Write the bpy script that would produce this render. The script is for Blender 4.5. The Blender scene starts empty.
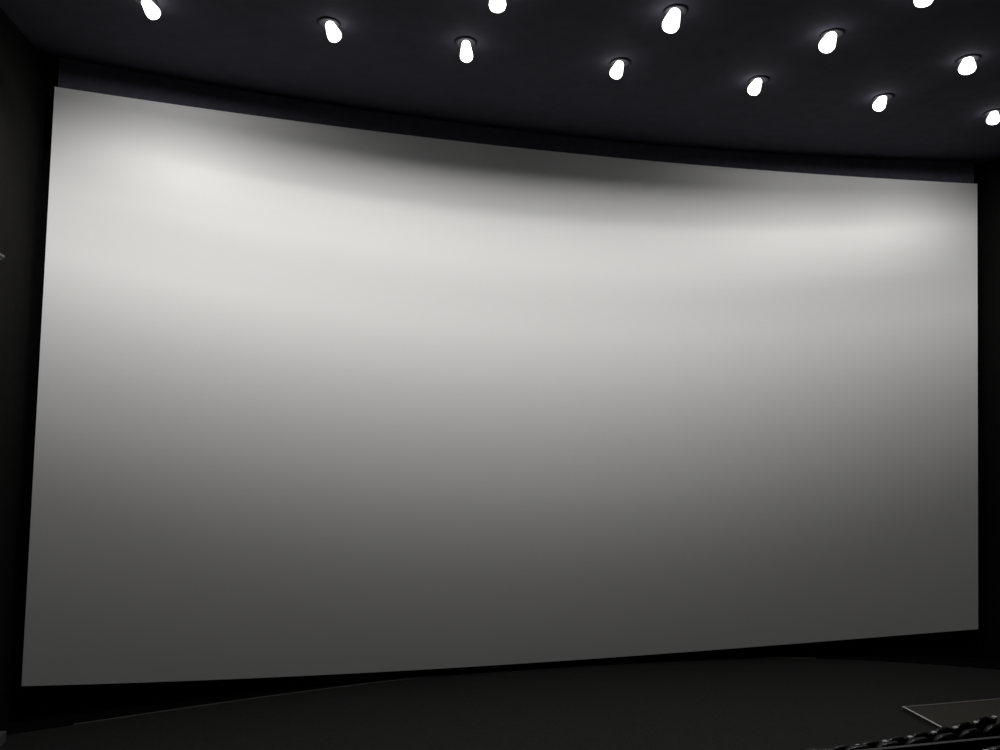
import bpy, bmesh, math, random
from mathutils import Matrix, Vector

random.seed(4)
S = bpy.context.scene
COL = S.collection
PI = math.pi

# ---------------------------------------------------------------- camera
cam_data = bpy.data.cameras.new('camera')
cam_data.sensor_width = 36.0
cam_data.lens = 25.92                       # 720 px of a 1000 px wide frame
cam_data.clip_end = 200
cam = bpy.data.objects.new('camera', cam_data)
COL.objects.link(cam)
CAM_Z = 6.9
r = Vector((0.97479916, -0.22208262, 0.02111665))
u = Vector((-0.03032723, -0.03814523, 0.99881189))
w = Vector((0.22101326, 0.9742814, 0.04391909))
cam.matrix_world = Matrix(((r.x, u.x, -w.x, 0), (r.y, u.y, -w.y, 0), (r.z, u.z, -w.z, CAM_Z), (0, 0, 0, 1)))
S.camera = cam

# ---------------------------------------------------------------- world, exposure, lamp settings
world = bpy.data.worlds.new('world')
world.use_nodes = True
world.node_tree.nodes['Background'].inputs[0].default_value = (0.8, 0.85, 1, 1)
world.node_tree.nodes['Background'].inputs[1].default_value = 0.0
S.world = world
S.view_settings.view_transform = 'Standard'
S.view_settings.look = 'None'
S.view_settings.exposure = 0.0
S.view_settings.gamma = 1.0
LAMP_P = 49.3                     # watts per unit of the beam profiles below
# wall-washer optics: intensity against the angle towards the screen, in steps of 0.1 rad from straight down,
# with a wide sideways spread cos(side angle) ** SIDE
BEAM = {'A': (7.0, 6.1, 4.2, 1.3, 0.1, 0.0, 0.0, 0.0, 0.39, 1.67, 3.08, 3.94, 2.91, 1.7, 0.0, 0.0, 0.0),
        'M': (7.0, 6.1, 4.2, 1.3, 0.1, 0.0, 0.0, 0.0, 0.39, 1.67, 3.08, 3.94, 2.91, 1.7, 0.25, 0.1, 0.0),
        'E': (7.0, 6.1, 4.2, 1.3, 0.1, 0.0, 0.0, 0.0, 0.39, 1.67, 3.08, 3.94, 2.91, 2.05, 1.35, 1.2, 0.0),
        'B': (0.0, 0.0, 0.0, 0.41, 1.66, 4.2, 7.79, 9.7, 10.88, 11.13, 9.34, 7.43, 3.98, 0.56, 0.0, 0.0, 0.0),
        'C': (5.0, 4.6, 4.0, 3.0, 1.5, 0.5, 0.0, 0.0, 0.0, 0.0, 0.0, 0.0, 0.0, 0.0, 0.0, 0.0, 0.0)}
SIDE = {'A': 1.6, 'M': 1.6, 'E': 1.6, 'B': 0.31, 'C': 3.0}
TILT = 0.5                                      # tilt of every lamp towards the screen
LAMP_TINT = (1.0, 0.99, 0.975)
# added per-lamp gains that shape the brightness across the screen
GAIN = {('E', -3.48): 2.1, ('E', 11.81): 1.7, ('E', 14.92): 1.9, ('B', -3.85): 1.75, ('B', 12.18): 0.58, ('B', 15.40): 0.8}
GLOW = 3.9                                      # radiance of the frosted lamp glass

# ---------------------------------------------------------------- helpers
def mat(name, col, rough=0.8, spec=0.3, metal=0.0, noise=0.0, scale=20.0, bump=0.0, emit=0.0):
    m = bpy.data.materials.new(name); m.use_nodes = True
    nt = m.node_tree; b = nt.nodes['Principled BSDF']
    b.inputs['Base Color'].default_value = (*col, 1)
    b.inputs['Roughness'].default_value = rough
    b.inputs['Specular IOR Level'].default_value = spec
    b.inputs['Metallic'].default_value = metal
    if emit:
        b.inputs['Emission Color'].default_value = (*col, 1)
        b.inputs['Emission Strength'].default_value = emit
    if noise or bump:
        tc = nt.nodes.new('ShaderNodeTexCoord')
        n = nt.nodes.new('ShaderNodeTexNoise')
        n.inputs['Scale'].default_value = scale; n.inputs['Detail'].default_value = 4
        nt.links.new(tc.outputs['Object'], n.inputs['Vector'])
        if noise:
            rp = nt.nodes.new('ShaderNodeValToRGB')
            rp.color_ramp.elements[0].position = 0.3; rp.color_ramp.elements[1].position = 0.7
            rp.color_ramp.elements[0].color = (*[c * (1 - noise) for c in col], 1)
            rp.color_ramp.elements[1].color = (*[min(1, c * (1 + noise)) for c in col], 1)
            nt.links.new(n.outputs['Fac'], rp.inputs['Fac'])
            nt.links.new(rp.outputs['Color'], b.inputs['Base Color'])
        if bump:
            bp = nt.nodes.new('ShaderNodeBump')
            bp.inputs['Strength'].default_value = bump; bp.inputs['Distance'].default_value = 0.01
            nt.links.new(n.outputs['Fac'], bp.inputs['Height'])
            nt.links.new(bp.outputs['Normal'], b.inputs['Normal'])
    return m

def obj(name, bm, m, parent=None, smooth=False):
    me = bpy.data.meshes.new(name)
    bmesh.ops.recalc_face_normals(bm, faces=bm.faces[:])
    bm.to_mesh(me); bm.free()
    if smooth:
        for p in me.polygons: p.use_smooth = True
    me.materials.append(m)
    o = bpy.data.objects.new(name, me); COL.objects.link(o)
    if parent: o.parent = parent
    return o

def thing(name, label, cat, loc=(0, 0, 0), rz=0.0, group=None):
    o = bpy.data.objects.new(name, None); COL.objects.link(o)
    o.empty_display_size = 0.2
    o.location = loc; o.rotation_euler = (0, 0, rz)
    o['label'] = label; o['category'] = cat
    if group: o['group'] = group
    return o

def struct(name, bm, m, smooth=False, label=None):
    o = obj(name, bm, m, None, smooth); o['kind'] = 'structure'
    if label: o['label'] = label
    return o

def box(bm, x0, x1, y0, y1, z0, z1, bevel=0.0):
    g = bmesh.ops.create_cube(bm, size=1)
    vs = g['verts']
    for v in vs:
        v.co = Vector((x0 + (v.co.x + .5) * (x1 - x0), y0 + (v.co.y + .5) * (y1 - y0), z0 + (v.co.z + .5) * (z1 - z0)))
    if bevel:
        es = list({e for v in vs for e in v.link_edges})
        bmesh.ops.bevel(bm, geom=es, offset=bevel, segments=2, affect='EDGES', profile=0.6)
    return bm

def lathe(bm, prof, n=24, cap0=True, cap1=True, sx=1.0, sy=1.0):
    rings = []
    for (rr, z) in prof:
        rings.append([bm.verts.new((rr * sx * math.cos(2 * PI * k / n), rr * sy * math.sin(2 * PI * k / n), z)) for k in range(n)])
    for a, b in zip(rings, rings[1:]):
        for k in range(n):
            bm.faces.new((a[k], a[(k + 1) % n], b[(k + 1) % n], b[k]))
    if cap0: bm.faces.new(rings[0][::-1])
    if cap1: bm.faces.new(rings[-1])
    return bm

def sweep_strip(bm, pts_lo, pts_hi, thick):
    """closed wall slab following two polylines; thick is an offset vector for the back"""
    t = Vector(thick)
    L = [bm.verts.new(p) for p in pts_lo]; Hh = [bm.verts.new(p) for p in pts_hi]
    L2 = [bm.verts.new(Vector(p) + t) for p in pts_lo]; H2 = [bm.verts.new(Vector(p) + t) for p in pts_hi]
    for i in range(len(L) - 1):
        bm.faces.new((L[i], L[i + 1], Hh[i + 1], Hh[i]))
        bm.faces.new((L2[i + 1], L2[i], H2[i], H2[i + 1]))
        bm.faces.new((Hh[i], Hh[i + 1], H2[i + 1], H2[i]))
        bm.faces.new((L[i + 1], L[i], L2[i], L2[i + 1]))
    for i in (0, -1):
        bm.faces.new((L[i], Hh[i], H2[i], L2[i]))
    return bm

# ---------------------------------------------------------------- materials
M_SCREEN = mat('white_screen_vinyl', (0.80, 0.80, 0.79), 0.9, 0.1, noise=0.015, scale=60, bump=0.03)
M_BLACK = mat('black_masking_cloth', (0.004, 0.004, 0.004), 0.95, 0.05, noise=0.2, scale=8)
M_SIDE = mat('dark_wall_cloth', (0.0075, 0.0071, 0.0067), 0.95, 0.1, noise=0.15, scale=6, bump=0.1)
M_RIGHT = mat('black_wall_cloth', (0.005, 0.0048, 0.0046), 0.95, 0.1, noise=0.15, scale=6, bump=0.1)
M_BAND = mat('band_panel_grey', (0.075, 0.073, 0.100), 0.95, 0.1, noise=0.12, scale=5)  # grey of the added panel, lifts the black band above the screen
M_CEIL = mat('dark_ceiling_paint', (0.052, 0.051, 0.068), 0.9, 0.1, noise=0.1, scale=3)  # bluish cast of lens glare is put into the colour
M_FLOOR = mat('dark_carpet', (0.024, 0.0235, 0.023), 0.95, 0.05, noise=0.2, scale=30, bump=0.3)
M_DECK = mat('platform_carpet', (0.043, 0.041, 0.036), 0.95, 0.05, noise=0.2, scale=30, bump=0.3)
M_TIER = mat('black_tier_carpet', (0.007, 0.007, 0.007), 0.95, 0.05, noise=0.2, scale=30, bump=0.3)
M_TRIM = mat('dull_grey_trim', (0.085, 0.082, 0.078), 0.6, 0.2, noise=0.15, scale=2)
M_NOSE = mat('pale_nosing', (0.55, 0.54, 0.51), 0.6, 0.3, noise=0.1, scale=6)
M_NOSE2 = mat('dimmed_nosing', (0.12, 0.115, 0.11), 0.6, 0.3, noise=0.1, scale=6)  # darker copy of the pale nosing, far edge's dimness put into the colour
M_LEATHER = mat('black_leather', (0.003, 0.003, 0.0032), 0.27, 0.3, noise=0.2, scale=40, bump=0.1)
M_PLASTIC = mat('black_plastic', (0.004, 0.004, 0.004), 0.5, 0.3)
M_CAP = mat('pale_glint_grey', (0.40, 0.39, 0.37), 0.5, 0.4)  # pale tone carries the glints on the armrest tops
M_RAIL = mat('grey_metal_cap', (0.032, 0.032, 0.032), 0.5, 0.4, noise=0.1, scale=5)
M_RING = mat('dark_grey_metal_ring', (0.03, 0.03, 0.036), 0.7, 0.2)
M_GLASS = mat('lit_frosted_glass', (1.0, 0.99, 0.97), 0.5, 0.2, emit=GLOW)
M_GREY = mat('mid_grey_metal', (0.10, 0.10, 0.11), 0.5, 0.4)

# ---------------------------------------------------------------- room shell
XL, XR, YB, ZC, FZ = -6.28, 17.7, -2.5, 14.1, 0.25
def arc_y(x): return 18.85 - 0.0145 * (x - 5.6) ** 2          # curved black wall behind the screen
NX = 49
xs = [XL - 0.1 + (XR - XL + 0.2) * i / (NX - 1) for i in range(NX)]
bm = bmesh.new(); box(bm, XL - .3, XR + .3, YB - .3, 19.4, FZ - 0.25, FZ)
struct('floor', bm, M_FLOOR)
bm = bmesh.new(); box(bm, XL - .3, XR + .3, YB - .3, 19.4, ZC, ZC + 0.25)
struct('ceiling', bm, M_CEIL)
bm = bmesh.new()
sweep_strip(bm, [(x, arc_y(x), FZ) for x in xs], [(x, arc_y(x), ZC) for x in xs], (0, 0.3, 0))
struct('wall_front', bm, M_BLACK, label='black curved wall behind the cinema screen')
bm = bmesh.new(); box(bm, XL - .25, XL, YB - .3, arc_y(XL), FZ, ZC); struct('wall_left', bm, M_SIDE)
bm = bmesh.new(); box(bm, XR, XR + .25, YB - .3, arc_y(XR), FZ, ZC); struct('wall_right', bm, M_RIGHT)
bm = bmesh.new(); box(bm, XL, XR, YB - .25, YB, FZ, ZC); struct('wall_back', bm, M_SIDE)
bm = bmesh.new()
xt = [XL + 0.01 + (XR - XL - 0.02) * i / (NX - 1) for i in range(NX)]
def stage_y(x): return 18.142 + 0.0341 * (x - 5.7) - 0.01553 * (x - 5.7) ** 2 - 0.000388 * (x - 5.7) ** 3
def slab(front, back, z0, z1, X):
    b = bmesh.new()
    rows = [[b.verts.new((x, f(x), z)) for x in X] for f, z in ((back, z0), (back, z1), (front, z1), (front, z0))]
    for a, c in zip(rows, rows[1:] + rows[:1]):
        for k in range(len(X) - 1): b.faces.new((a[k], a[k + 1], c[k + 1], c[k]))
    for k in (0, -1): b.faces.new([q[k] for q in rows])
    return b
bm.free()
struct('trim_1', slab(stage_y, lambda x: arc_y(x) - 0.002, FZ, FZ + 0.02, xt), M_BLACK, label='low black curved plinth on the floor under the screen')
xe = [-5.0 + 17.9 * k / 48 for k in range(49)]
struct('trim_2', slab(lambda x: stage_y(x) - 0.05, lambda x: stage_y(x) - 0.001, FZ, FZ + 0.021, xe), M_TRIM, label='thin grey edge strip curving along the floor below the screen')
bm = bmesh.new(); box(bm, XL, XL + 0.03, YB, 15.9, FZ, FZ + 0.1); struct('baseboard_left', bm, M_SIDE)

# stepped seating tiers
def row1_y(x): return 10.80 + 0.0265 * max(0, x - 7.5) ** 2
def row2_y(x): return 9.86 + 0.0265 * max(0, x - 7.9) ** 2
def tier(front, back, z0, z1):
    b = bmesh.new()
    n = 33
    X = [XL + 0.01 + (XR - XL - 0.02) * i / (n - 1) for i in range(n)]
    rows = [[b.verts.new((x, f(x), z)) for x in X] for f, z in ((back, z0), (back, z1), (front, z1), (front, z0))]
    for a, c in zip(rows, rows[1:] + rows[:1]):
        for i in range(n - 1): b.faces.new((a[i], a[i + 1], c[i + 1], c[i]))
    for i in (0, -1): b.faces.new([q[i] for q in rows])
    return b
Z1, Z2, Z3 = FZ, 0.72, 1.45
struct('trim_12', tier(lambda x: row1_y(x) - 0.25, lambda x: 8.75, FZ, Z2), M_TIER, label='black carpeted step under the second row of seats')
struct('trim_3', tier(lambda x: 8.75, lambda x: 7.55, FZ, Z3), M_TIER, label='black carpeted step under the third row of seats')
for k in range(1, 9):
    y1 = 7.55 - (k - 1) * 1.05
    struct('trim_%d' % (3 + k), tier(lambda x, y=y1: y, lambda x, y=y1: y - 1.05 if y > 0.5 else YB, FZ, Z3 + 0.45 * k), M_TIER)

# ---------------------------------------------------------------- the cinema screen
XM, HW = 5.7, 11.7
def scr_y(x): return 16.55 + 1.29 * (1 - ((x - XM) / HW) ** 2)
def z_top(q): return -0.0025 * q ** 3 - 0.1796 * q * q + 0.0226 * q + 13.6055
def z_bot(q): return -0.0591 * q ** 3 + 0.6301 * q * q + 0.08 * q + 0.4478
scr = thing('cinema_screen', 'huge blank white curved cinema screen on the black front wall', 'screen', (XM, 16.6, 0))
def scr_pt(t, v, dy=0.0, grow=0.0):
    xb = -6.0145 - grow + (17.3322 + 6.0145 + 2 * grow) * t
    xq = -5.9532 - grow + (17.4053 + 5.9532 + 2 * grow) * t
    x = xb + (xq - xb) * v
    q = (x - XM) / HW
    z0, z1 = z_bot(q) - grow, z_top(q) + grow
    return Vector((x - XM, scr_y(x) + dy - 16.6, z0 + (z1 - z0) * v))
bm = bmesh.new()
NU, NV = 72, 24
g = [[bm.verts.new(scr_pt(i / NU, j / NV)) for j in range(NV + 1)] for i in range(NU + 1)]
gb = [[bm.verts.new(scr_pt(i / NU, j / NV, 0.012)) for j in range(NV + 1)] for i in range(NU + 1)]
for i in range(NU):
    for j in range(NV):
        bm.faces.new((g[i][j], g[i + 1][j], g[i + 1][j + 1], g[i][j + 1]))
        bm.faces.new((gb[i][j], gb[i][j + 1], gb[i + 1][j + 1], gb[i + 1][j]))
    for a, j in ((0, 0), (0, NV)):
        bm.faces.new((g[i][j], gb[i][j], gb[i + 1][j], g[i + 1][j]))
for j in range(NV):
    for i in (0, NU):
        bm.faces.new((g[i][j], g[i][j + 1], gb[i][j + 1], gb[i][j]))
obj('screen_sheet', bm, M_SCREEN, scr, smooth=False)
# black lattice frame behind the sheet: two long curved rails and uprights
def frame_rail(v):
    b = bmesh.new()
    P = [scr_pt(i / 40, v, 0.014) for i in range(41)]
    sg = 0.16 if v < 0.5 else -0.16
    sweep_strip(b, P, [p + Vector((0, 0, sg)) for p in P], (0, 0.1, 0))
    return b
obj('frame_rail', frame_rail(0.0), M_BLACK, scr); obj('frame_rail', frame_rail(1.0), M_BLACK, scr)
for t in (0.004, 0.25, 0.5, 0.75, 0.996):
    b = bmesh.new()
    lo, hi = scr_pt(t, 0.015, 0.06), scr_pt(t, 0.985, 0.06)
    dx = 0.07 if t < 0.9 else -0.07
    sweep_strip(b, [lo, hi], [lo + Vector((dx, 0, 0)), hi + Vector((dx, 0, 0))], (0, 0.1, 0))
    obj('frame_upright', b, M_BLACK, scr)
for t in (0.1, 0.3, 0.5, 0.7, 0.9):     # hangers that tie the frame to the wall behind
    for v in (0.05, 0.5, 0.95):
        b = bmesh.new()
        p = scr_pt(t, v, 0.05); yw = arc_y(p.x + XM) - 16.6
        box(b, p.x - .04, p.x + .04, p.y, yw + 0.02, p.z - .04, p.z + .04)
        obj('wall_bracket', b, M_BLACK, scr)

# added panel that catches lamp light between the screen top and the ceiling
vx = [-5.94 + 23.36 * i / 48 for i in range(49)]
bm = bmesh.new()
sweep_strip(bm, [(x, scr_y(x) + 0.13, z_top((x - XM) / HW) - 0.05) for x in vx], [(x, scr_y(x) + 0.13, ZC) for x in vx], (0, 0.08, 0))
struct('trim_20', bm, M_BAND, label='added dark curved panel between the top of the screen and the ceiling')

# ---------------------------------------------------------------- platform with the pale nosing, lower right
pl = thing('low_platform', 'low dark platform with pale edge strips in front of the seats', 'platform', (12.62, 14.03, FZ))
bm = bmesh.new(); box(bm, 0, 5.0, -1.10, 0, 0, 0.10); obj('deck', bm, M_DECK, pl)
bm = bmesh.new(); box(bm, 0.0, 0.04, -1.10, 0.02, 0.07, 0.112, 0.004)
o = obj('side_nosing', bm, M_NOSE, pl); o['label'] = 'pale strip along the left edge of the platform'
bm = bmesh.new(); box(bm, 0.04, 5.0, -0.03, 0.02, 0.07, 0.112, 0.004)
o = obj('back_nosing', bm, M_NOSE2, pl); o['label'] = 'strip along the far edge of the platform, coloured darker to look dim'

# ---------------------------------------------------------------- downlights
def make_downlight():
    t = thing('downlight', '', 'ceiling light')
    b = bmesh.new()
    lathe(b, [(0.13, 0.0), (0.21, 0.0), (0.22, -0.012), (0.19, -0.03), (0.14, -0.02), (0.13, 0.0)], 28, False, False)
    obj('trim_ring', b, M_RING, t, True)
    b = bmesh.new()
    lathe(b, [(0.06, -0.002), (0.085, -0.03), (0.105, -0.12), (0.128, -0.22), (0.135, -0.28), (0.12, -0.33), (0.08, -0.362), (0.02, -0.375)], 24)
    obj('lamp_glass', b, M_GLASS, t, True)
    return t
proto_light = make_downlight()
def copy_tree(o, parent=None):
    c = o.copy(); COL.objects.link(c)
    if parent: c.parent = parent
    for ch in list(o.children):
        if ch.type != 'LIGHT': copy_tree(ch, c)
    return c
spot_data = {}
for k in BEAM:
    L = bpy.data.lights.new('downlight_beam', 'SPOT')
    top = max(BEAM[k])
    L.energy = LAMP_P * top; L.spot_size = math.radians(176); L.spot_blend = 0.05
    L.shadow_soft_size = 0.08; L.color = LAMP_TINT
    L.use_nodes = True
    nt = L.node_tree
    em = nt.nodes['Emission']
    def mth(op, a, b=None):
        n_ = nt.nodes.new('ShaderNodeMath'); n_.operation = op
        for q_, s_ in enumerate((a, b)):
            if s_ is None: continue
            if isinstance(s_, (int, float)): n_.inputs[q_].default_value = s_
            else: nt.links.new(s_, n_.inputs[q_])
        return n_.outputs[0]
    tc = nt.nodes.new('ShaderNodeTexCoord')
    sp = nt.nodes.new('ShaderNodeSeparateXYZ'); nt.links.new(tc.outputs['Normal'], sp.inputs[0])
    fwd = mth('MULTIPLY', mth('MULTIPLY', sp.outputs['Y'], mth('SIGN', sp.outputs['Z'])), -1.0)
    ang = mth('ADD', mth('ARCTAN2', fwd, mth('ABSOLUTE', sp.outputs['Z'])), TILT)
    side = mth('POWER', mth('SUBTRACT', 1.0, mth('MULTIPLY', sp.outputs['X'], sp.outputs['X'])), SIDE[k] / 2)
    rp = nt.nodes.new('ShaderNodeValToRGB'); rp.color_ramp.interpolation = 'LINEAR'
    cr = rp.color_ramp
    for n_, v in enumerate(BEAM[k]):
        e = cr.elements[0] if n_ == 0 else cr.elements[len(cr.elements) - 1] if n_ == 16 else cr.elements.new(n_ / 16)
        c = v / top; e.color = (c, c, c, 1)
    nt.links.new(mth('DIVIDE', ang, 1.6), rp.inputs['Fac'])
    nt.links.new(mth('MULTIPLY', rp.outputs['Color'], side), em.inputs['Strength'])
    spot_data[k] = L
first = [True]
# x, y, row, lean of the glass, width, length, label
LIGHTS = [
    (-3.48, 13.84, 'E', -0.62, 0.95, 1.0, 'leftmost lit downlight on the dark ceiling, first in the row nearest the screen'),
    (-0.27, 13.76, 'M', -0.42, 1.0, 1.0, 'second lit downlight from the left in the row nearest the screen'),
    (2.30, 13.78, 'A', -0.05, 0.95, 1.1, 'third lit downlight from the left in the row nearest the screen'),
    (5.48, 13.78, 'A', 0.38, 1.0, 0.98, 'lit downlight above the middle of the screen, fourth in the row nearest it'),
    (8.64, 13.73, 'A', 0.5, 1.0, 1.0, 'fifth lit downlight from the left in the row nearest the screen'),
    (11.81, 13.75, 'E', 0.55, 1.0, 0.95, 'sixth lit downlight from the left, above the right part of the screen'),
    (14.92, 13.75, 'E', 0.3, 1.0, 0.8, 'last lit downlight at the right edge, beyond the upper right screen corner'),
    (2.50, 11.85, 'B', 0.0, 1.1, 1.1, 'downlight cut by the top edge, first visible in the second row from the screen'),
    (5.68, 11.69, 'B', 0.35, 1.15, 1.15, 'large bright downlight right of centre, second visible in the second row from the screen'),
    (8.88, 11.67, 'B', 0.5, 1.1, 1.05, 'third visible downlight in the second row from the screen'),
    (12.18, 11.80, 'B', 0.25, 1.15, 0.8, 'fourth visible downlight in the second row, near the right picture edge'),
    (9.38, 9.93, 'C', 0.2, 1.1, 0.95, 'downlight barely showing at the top edge on the right, third row from the screen'),
    (-0.70, 11.75, 'B', 0.0, 1.0, 1.0, 'downlight in the second row, left of the one cut by the top edge'),
    (-3.85, 11.75, 'B', 0.0, 1.0, 1.0, 'leftmost downlight of the second row from the screen'),
    (15.40, 11.75, 'B', 0.0, 1.0, 1.0, 'rightmost downlight of the second row from the screen'),
    (5.90, 9.93, 'C', 0.0, 1.0, 1.0, 'downlight in the middle of the third row from the screen'),
    (12.80, 9.93, 'C', 0.0, 1.0, 1.0, 'downlight right of the middle in the third row from the screen'),
]
for (x, y, row, lx, sw, sl, label) in LIGHTS:
    d = proto_light if first[0] else copy_tree(proto_light)
    first[0] = False
    d.location = (x + math.sin(lx) * 0.19 * sl, y, ZC); d['label'] = label; d['group'] = 'ceiling downlights'
    for ch in d.children:
        if ch.name.startswith('lamp_glass'):
            ch.rotation_euler = (-0.1, lx, 0); ch.scale = (sw, sw, sl)
    s = bpy.data.objects.new('downlight_beam', spot_data[row])
    gain = GAIN.get((row, round(x, 2)), 1.0)
    if gain != 1.0:
        s.data = spot_data[row].copy(); s.data.energy *= gain
    COL.objects.link(s)
    s.parent = d
    s.location = Matrix.Rotation(lx, 3, 'Y') @ Vector((0, 0.02, -0.43 * sl))
    s.rotation_euler = (TILT, 0, 0)

# ---------------------------------------------------------------- seats (screen is towards +y, so we see the backs)
def back_mesh():
    """upholstered backrest: rounded top corners, slightly raked, thick and soft edged"""
    b = bmesh.new()
    W, z0, z1, rc = 0.235, 0.40, 1.04, 0.13
    outline = [(-W, z0), (W, z0)]
    for k in range(7):
        a = k / 6 * PI / 2
        outline.append((W - rc + rc * math.cos(a), z1 - rc + rc * math.sin(a)))
    for k in range(7):
        a = PI / 2 + k / 6 * PI / 2
        outline.append((-W + rc + rc * math.cos(a), z1 - rc + rc * math.sin(a)))
    cx, cz = 0, 0.72
    def yrake(z): return 0.16 - 0.16 * (z - z0) / (z1 - z0)
    layers = []
    for (off, sc) in ((-0.05, 0.86), (-0.035, 0.97), (0.0, 1.0), (0.05, 0.99), (0.075, 0.9), (0.085, 0.7)):
        layers.append([b.verts.new((cx + (p[0] - cx) * sc, yrake(p[1]) + off, cz + (p[1] - cz) * sc)) for p in outline])
    n = len(outline)
    for a, c in zip(layers, layers[1:]):
        for k in range(n): b.faces.new((a[k], a[(k + 1) % n], c[(k + 1) % n], c[k]))
    b.faces.new(layers[0][::-1]); b.faces.new(layers[-1])
    return b
def cushion_mesh():
    b = bmesh.new(); box(b, -0.235, 0.235, 0.17, 0.66, 0.33, 0.46, 0.04); return b
def base_mesh():
    b = bmesh.new(); box(b, -0.14, 0.14, 0.14, 0.50, 0.0, 0.035, 0.008); box(b, -0.08, 0.08, 0.2, 0.38, 0.03, 0.34, 0.01); return b
def wing_mesh(x, high):
    b = bmesh.new()
    prof = [(0.10, 0.0), (0.10, 0.35), (-0.06, 1.0), (0.01, 1.0), (0.22, 0.66), (0.52, 0.64), (0.58, 0.58), (0.56, 0.5), (0.30, 0.4), (0.26, 0.0)]
    if not high:
        prof = [(0.10, 0.0), (0.10, 0.62), (0.14, 0.65), (0.52, 0.64), (0.58, 0.58), (0.56, 0.5), (0.30, 0.4), (0.26, 0.0)]
    A = [b.verts.new((x - 0.035, y, z)) for y, z in prof]; B = [b.verts.new((x + 0.035, y, z)) for y, z in prof]
    n = len(prof)
    for k in range(n): b.faces.new((A[k], A[(k + 1) % n], B[(k + 1) % n], B[k]))
    b.faces.new(A[::-1]); b.faces.new(B)
    return b
def cap_mesh(x):
    b = bmesh.new(); box(b, x - 0.042, x + 0.042, -0.065, 0.0, 1.0, 1.035, 0.008); return b  # small cap shaped to show as the armrest glint
def make_seat(high):
    t = thing('theatre_chair', '', 'chair')
    obj('backrest', back_mesh(), M_LEATHER, t, True)
    obj('seat_cushion', cushion_mesh(), M_LEATHER, t, True)
    obj('pedestal', base_mesh(), M_PLASTIC, t)
    w_ = obj('armrest_panel', wing_mesh(-0.285, high), M_PLASTIC, t)
    if high:
        obj('glint_cap', cap_mesh(-0.285), M_CAP, w_)
    return t
def add_end_panel(t, high):
    w_ = obj('armrest_panel', wing_mesh(0.285, high), M_PLASTIC, t)
    if high:
        obj('glint_cap', cap_mesh(0.285), M_CAP, w_)
ORD = ['first', 'second', 'third', 'fourth', 'fifth', 'sixth', 'seventh', 'eighth', 'ninth', 'tenth', 'eleventh', 'twelfth']
def seat_row(fy, x_start, n_left, n_right, z, high, rowname, group):
    """seats along a gently curved row; x_start is the left panel of seat 0"""
    P = 0.575
    def step(x, s):
        dydx = (fy(x + .01) - fy(x - .01)) / .02
        return x + s * P / math.hypot(1, dydx)
    edges = [x_start]
    for _ in range(n_left): edges.insert(0, step(edges[0], -1))
    for _ in range(n_right): edges.append(step(edges[-1], 1))
    proto = None
    n = len(edges) - 1
    for i in range(n):
        xa, xb = edges[i], edges[i + 1]
        x, y = (xa + xb) / 2, (fy(xa) + fy(xb)) / 2
        t = make_seat(high) if proto is None else copy_tree(proto)
        if proto is None: proto = t
        t.location = (x, y, z); t.rotation_euler = (0, 0, math.atan2(fy(xb) - fy(xa), xb - xa))
        t['label'] = 'black padded cinema chair, %s from the left in the %s' % (ORD[i], rowname)
        t['group'] = group
    add_end_panel(t, high)
seat_row(row1_y, 11.11, 9, 2, Z1, True, 'front row', 'seats in the front row')
seat_row(row2_y, 10.09, 7, 2, Z2, False, 'second row', 'seats in the second row')
# two seats of the third row peep in at the very corner
seat_row(lambda x: 8.09, 8.55, 0, 2, Z3, True, 'third row behind the partition', 'seats in the third row')

# low partition with a grey cap behind the second row
pt = thing('low_partition', 'low black partition with a thin grey cap behind the second row of seats', 'partition', (6.6, 9.47, Z2))
bm = bmesh.new(); box(bm, 0, 5.6, -0.02, 0.02, 0, 1.15); obj('panel', bm, M_BLACK, pt)
bm = bmesh.new(); box(bm, -0.01, 5.61, -0.03, 0.03, 1.15, 1.18, 0.008); obj('cap_rail', bm, M_RAIL, pt)

# ---------------------------------------------------------------- small fittings on the left wall
f = thing('wall_fitting', 'small pale grey fitting on the left wall at the picture edge', 'wall fitting', (XL, 15.25, 9.53))
bm = bmesh.new(); box(bm, 0, 0.03, -0.05, 0.05, -0.06, 0.06, 0.006); obj('back_plate', bm, M_GREY, f)
bm = bmesh.new(); lathe(bm, [(0.02, -0.035), (0.035, 0.0), (0.03, 0.03), (0.012, 0.04)], 14)
for v in bm.verts: v.co.x += 0.055
obj('shade', bm, M_GREY, f, True)
f = thing('smudge_block', 'added grey block for a dim light smudge at the foot of the left wall', 'box', (XL + 0.17, 16.0 - 0.25, FZ))  # made-up block standing in for the lit smudge in the corner
bm = bmesh.new(); box(bm, -0.11, 0.11, -0.16, 0.16, 0, 0.2, 0.012); obj('case', bm, M_GREY, f)
bm = bmesh.new(); box(bm, -0.09, 0.09, -0.14, 0.14, 0.2, 0.215, 0.004); obj('block_top', bm, M_GREY, f)
